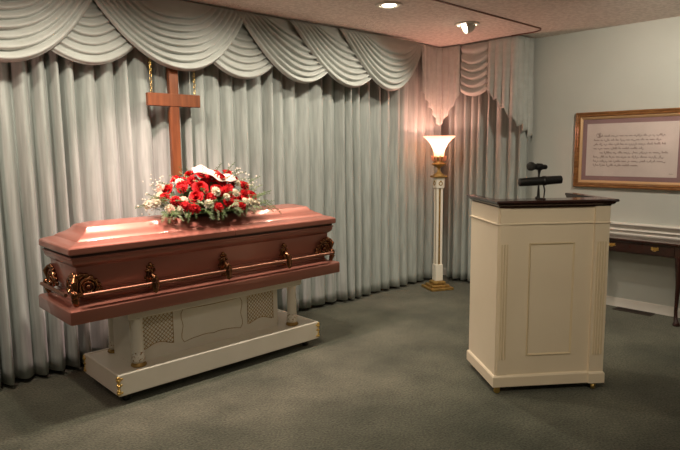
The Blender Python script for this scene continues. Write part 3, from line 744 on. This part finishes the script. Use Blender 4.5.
# handwriting
tr = random.Random(4); mb = MB()
yL, yR = 2.325, 1.725
lines = [(1.515, .085, 1), (1.478, 0, .985), (1.441, 0, .99), (1.404, 0, .72), (1.367, .09, 1), (1.330, 0, .98), (1.293, 0, .985), (1.257, 0, .60)]
def stroke(pts, w):
    P = [(-.0098, y-2.01, z-1.06) for y, z in pts]
    for i in range(len(P)-1):
        a = Vector(P[i]); b = Vector(P[i+1]); d = (b-a); 
        if d.length < 1e-6: continue
        n = Vector((0, -d.z, d.y)).normalized()*w
        q = [a-n, b-n, b+n, a+n]; mb.add([tuple(p) for p in q]+[tuple(p-Vector((.0005, 0, 0))) for p in q], [(0,1,2,3),(7,6,5,4),(0,4,5,1),(2,6,7,3)])
for z0, ind, end in lines:
    y = yL-ind*(yL-yR); yend = yL-end*(yL-yR)
    while y > yend+.02:
        n = tr.randint(2, 7); pts = []
        for k in range(n):
            h = tr.choice([.010, .010, .010, .019, -.008]); wl = .0095
            pts += [(y, z0+.001), (y-wl*.30, z0+h), (y-wl*.55, z0+h*.5), (y-wl*.8, z0-.0005)]
            y -= wl
        pts.append((y-.003, z0+.003)); stroke(pts, .0014); y -= .012
for q in range(2):   # ornate initial
    stroke([(2.290+.016*cos(t)*(1-.2*q), 1.524+.018*sin(t)*(1-.25*q)) for t in [k*.35+q for k in range(16)]], .0013)
stroke([(2.280, 1.508), (2.284, 1.54), (2.272, 1.548), (2.264, 1.54), (2.276, 1.528), (2.262, 1.518), (2.27, 1.507), (2.282, 1.509)], .0018)
stroke([(1.69, 1.192), (1.685, 1.198), (1.68, 1.191), (1.672, 1.197), (1.665, 1.192), (1.655, 1.196)], .0009)
mb.build('handwriting', M['ink'], pic, smooth=False)

# ------------------------------------------------------------------ console table against the right wall
ty0, ty1 = 1.462, 2.235
tb = thing('console_table', (5.18, (ty0+ty1)/2, 0), 0, 'dark mahogany side table with brass pulls and curved legs, against the right-hand wall', 'table')
cy_ = (ty0+ty1)/2
def TB(mb, name, m, parent=tb, **k):
    mb.v = [(x-5.18, y-cy_, z) for x, y, z in mb.v]; return mb.build(name, m, parent, **k)
mb = MB()
def tt(i, z): return [(5.018+i, ty0-.02+i, z), (5.318-i*.2, ty0-.02+i, z), (5.318-i*.2, ty1+.02-i, z), (5.018+i, ty1+.02-i, z)]
mb.loft([tt(.012, .640), tt(.004, .645), tt(0, .650), tt(0, .658), tt(.004, .662)]); TB(mb, 'tabletop', M['mahog'], smooth=False)
TB(MB().box(5.042, ty0, .545, 5.310, ty1, .641), 'apron', M['mahog'], smooth=False)
drw = TB(MB().bbox(5.036, ty0+.06, .556, 5.046, ty1-.06, .632, .003), 'drawer', M['mahog'], smooth=False)
for y in (1.665, 2.005):
    m_ = MB(); Mx = T((5.034, y, .604)) @ Rm(PI/2, 'Z')
    # bat-wing back plate, posts and bail
    out = [(0, .014), (.010, .010), (.020, .016), (.030, .012), (.026, .002), (.032, -.006), (.020, -.012), (.010, -.010), (0, -.017)]
    full = out+[(-a, b) for a, b in reversed(out[1:-1])]
    m_.loft([[(a, .001, b) for a, b in full], [(a, .0035, b) for a, b in full]], M=Mx)
    m_.sphere((.018, .006, .004), .005, M=Mx); m_.sphere((-.018, .006, .004), .005, M=Mx)
    m_.tube([(.018, .009, .003), (.016, .012, -.010), (.008, .013, -.016), (-.008, .013, -.016), (-.016, .012, -.010), (-.018, .009, .003)], .0022, 8, M=Mx)
    TB(m_, 'drawer_pull', M['gold'], drw)
def cab(x, y, dx, dy):
    m_ = MB()
    P = [(0, .56, .031), (.004, .50, .033), (.009, .43, .028), (.008, .34, .021), (.002, .22, .016), (-.002, .12, .0135), (.002, .06, .014), (.010, .035, .019), (.013, .020, .028), (.012, .008, .030), (.010, 0, .024)]
    m_.tube([(x+dx*a, y+dy*a, z) for a, z, r in P], [r for a, z, r in P], 12); return m_
for (x, y, dx, dy) in ((5.072, ty0+.032, -1, -1), (5.072, ty1-.032, -1, 1), (5.278, ty0+.032, 1, -1), (5.278, ty1-.032, 1, 1)):
    TB(cab(x, y, dx, dy), 'leg', M['mahog'])

# ------------------------------------------------------------------ floor register
vt = thing('floor_register', (5.255, 1.88, 0), 0, 'dark slotted metal air register in the carpet under the side table', 'vent')
mb = MB()
mb.bbox(-.055, -.16, .0, -.040, .16, .006, .002); mb.bbox(.040, -.16, .0, .055, .16, .006, .002); mb.bbox(-.041, -.16, 0, .041, -.145, .006, .002); mb.bbox(-.041, .145, 0, .041, .16, .006, .002)
mb.build('rim', M['vent'], vt, smooth=False)
mb = MB(); mb.box(-.041, -.146, .0, .041, .146, .0015)
for k in range(24): mb.box(-.041, -.140+k*.0122, .001, .041, -.136+k*.0122, .005)
mb.build('louvre', M['vent'], vt, smooth=False)

# ------------------------------------------------------------------ ceiling lights
lens = emit('hot_lamp_lens', (1, .88, .68), 14)
dl = thing('recessed_downlight', (3.289, 2.968, ZC), 0, 'round white recessed downlight, lit, the one nearer the left edge and camera', 'ceiling light')
MB().lathe([(.098, 0), (.100, -.004), (.096, -.010), (.078, -.013), (.070, -.010), (.066, -.0015), (.066, 0)], 36, cap=False).build('trim_ring', M['litwhite'], dl)
MB().lathe([(.0665, -.0010), (.0665, -.0030), (.002, -.0032)], 32).build('reflector', M['litwhite'], dl)
MB().lathe([(.050, -.0034), (.048, -.007), (.03, -.010), (.002, -.011)], 32).build('lens', lens, dl)
el = thing('eyeball_downlight', (4.275, 2.979, ZC), 0, 'white eyeball ceiling spotlight, swivelled, nearer the drapery corner', 'ceiling light')
MB().lathe([(.105, 0), (.107, -.004), (.102, -.010), (.082, -.012), (.078, 0)], 36, cap=False).build('trim_ring', M['litwhite'], el)
ax = Vector((-.72, .56, -.42)).normalized()
E1 = orient(ax)
mb = MB(); rings = []
R = .074
for j in range(10):
    a = 1.15+(PI-1.15)*j/9*.62; rings.append([(R*sin(a)*cos(2*PI*k/28), R*sin(a)*sin(2*PI*k/28), R*cos(a)) for k in range(28)])
# trimmed hemisphere: opening faces ax, only what hangs under the ceiling is kept
vv = []
mb.loft(rings, cap=False, M=T((0, 0, -.008)) @ E1)
mb.v = [(x, y, min(z, -.001)) for x, y, z in mb.v]
mb.build('eyeball', M['litwhite'], el)
mb = MB(); mb.lathe([(.052, .024), (.050, .027), (.002, .030)], 24, M=T((0, 0, -.008)) @ E1)
mb.v = [(x, y, min(z, -.001)) for x, y, z in mb.v]; mb.build('lens', lens, el)

# ------------------------------------------------------------------ lights
def spot(loc_, target, power, size=100, blend=.6, col=(1, .86, .66), rad=.05):
    L = bpy.data.lights.new('ceiling_or_fill_spot', 'SPOT'); L.energy = power; L.spot_size = math.radians(size); L.spot_blend = blend; L.color = col; L.shadow_soft_size = rad
    o = bpy.data.objects.new('ceiling_or_fill_spot', L); COL.objects.link(o); o.location = loc_
    o.rotation_euler = (Vector(target)-Vector(loc_)).to_track_quat('-Z', 'Y').to_euler(); return o
def area(loc_, target, power, sx, sy, col):
    L = bpy.data.lights.new('room_light', 'AREA'); L.energy = power; L.shape = 'RECTANGLE'; L.size = sx; L.size_y = sy; L.color = col
    o = bpy.data.objects.new('room_light', L); COL.objects.link(o); o.location = loc_
    o.rotation_euler = (Vector(target)-Vector(loc_)).to_track_quat('-Z', 'Y').to_euler(); return o
WARM = (1, .885, .735); PINK = (1, .68, .62)
for x in (.35, 1.33, 2.31, 3.289):
    spot((x, 2.968, ZC-.03), (x, 3.42, .6), 65, 150, .8, WARM)
spot((4.275-.06, 3.02, ZC-.08), (3.6, 3.6, 1.2), 34, 130, .8, WARM)
spot((1.5, 3.2, ZC-.03), (1.85, 3.38, .95), 200, 80, .9, PINK)  # pink fill added to brighten the casket lid, not a fixture
# fill spots added to brighten lectern, right wall and bier; no such fixtures
spot((.9, .3, ZC-.03), (2.95, 1.7, .8), 135, 46, .9, (1, .85, .64), .09)
spot((4.0, 1.2, ZC-.03), (5.3, 1.9, 1.2), 105, 130, .9, WARM, .09)
spot((.3, .9, ZC-.03), (1.95, 3.2, .2), 34, 50, .9, WARM, .09)
for (x, y) in ((-.6, .9), (2.4, .4), (-1, -1.2), (1.4, -1.4), (3.6, -1.2)):  # main room downlights, out of view
    spot((x, y, ZC-.03), (x, y+.3, 0), 12, 160, .8, WARM, .09)
# torchiere bulb
def bulb(p, e, col, r):
    L = bpy.data.lights.new('torchiere_light', 'POINT'); L.energy = e; L.color = col; L.shadow_soft_size = r
    o = bpy.data.objects.new('torchiere_light', L); COL.objects.link(o); o.location = p
bulb((lx, ly, 1.490), 7.5, (1, .48, .38), .02)
bulb((lx, ly, 1.60), 3.5, (1, .42, .36), .05)
bulb((.30, 3.40, 1.56), 9, (1, .56, .46), .05)      # twin torchiere past the head end, left of the frame

w = bpy.data.worlds.new('World'); sc.world = w; w.use_nodes = True
w.node_tree.nodes['Background'].inputs[0].default_value = (.03, .028, .025, 1)

# ------------------------------------------------------------------ camera
f = 586.5
Xc = Vector((630, -81, f)).normalized(); Yc = Vector((-555, -70, f)).normalized(); Yc = (Yc-Xc*Yc.dot(Xc)).normalized()
Zc = Xc.cross(Yc)
R3 = Matrix((Xc, Yc, Zc))          # rows: world axes in (right, down, forward) image frame
right = R3 @ Vector((1, 0, 0)); down = R3 @ Vector((0, 1, 0)); fwd = R3 @ Vector((0, 0, 1))
cd = bpy.data.cameras.new('Camera'); cam = bpy.data.objects.new('Camera', cd); COL.objects.link(cam)
Mc = Matrix((right, -down, -fwd)).transposed().to_4x4(); Mc.translation = Vector((0, 0, 1.42)); cam.matrix_world = Mc
cd.sensor_width = 36; cd.lens = f/680*36; cd.clip_start = .05
sc.camera = cam
vs_ = sc.view_settings; vs_.view_transform = 'Standard'; vs_.look = 'None'; vs_.gamma = 1; vs_.use_curve_mapping = False; vs_.exposure = 0
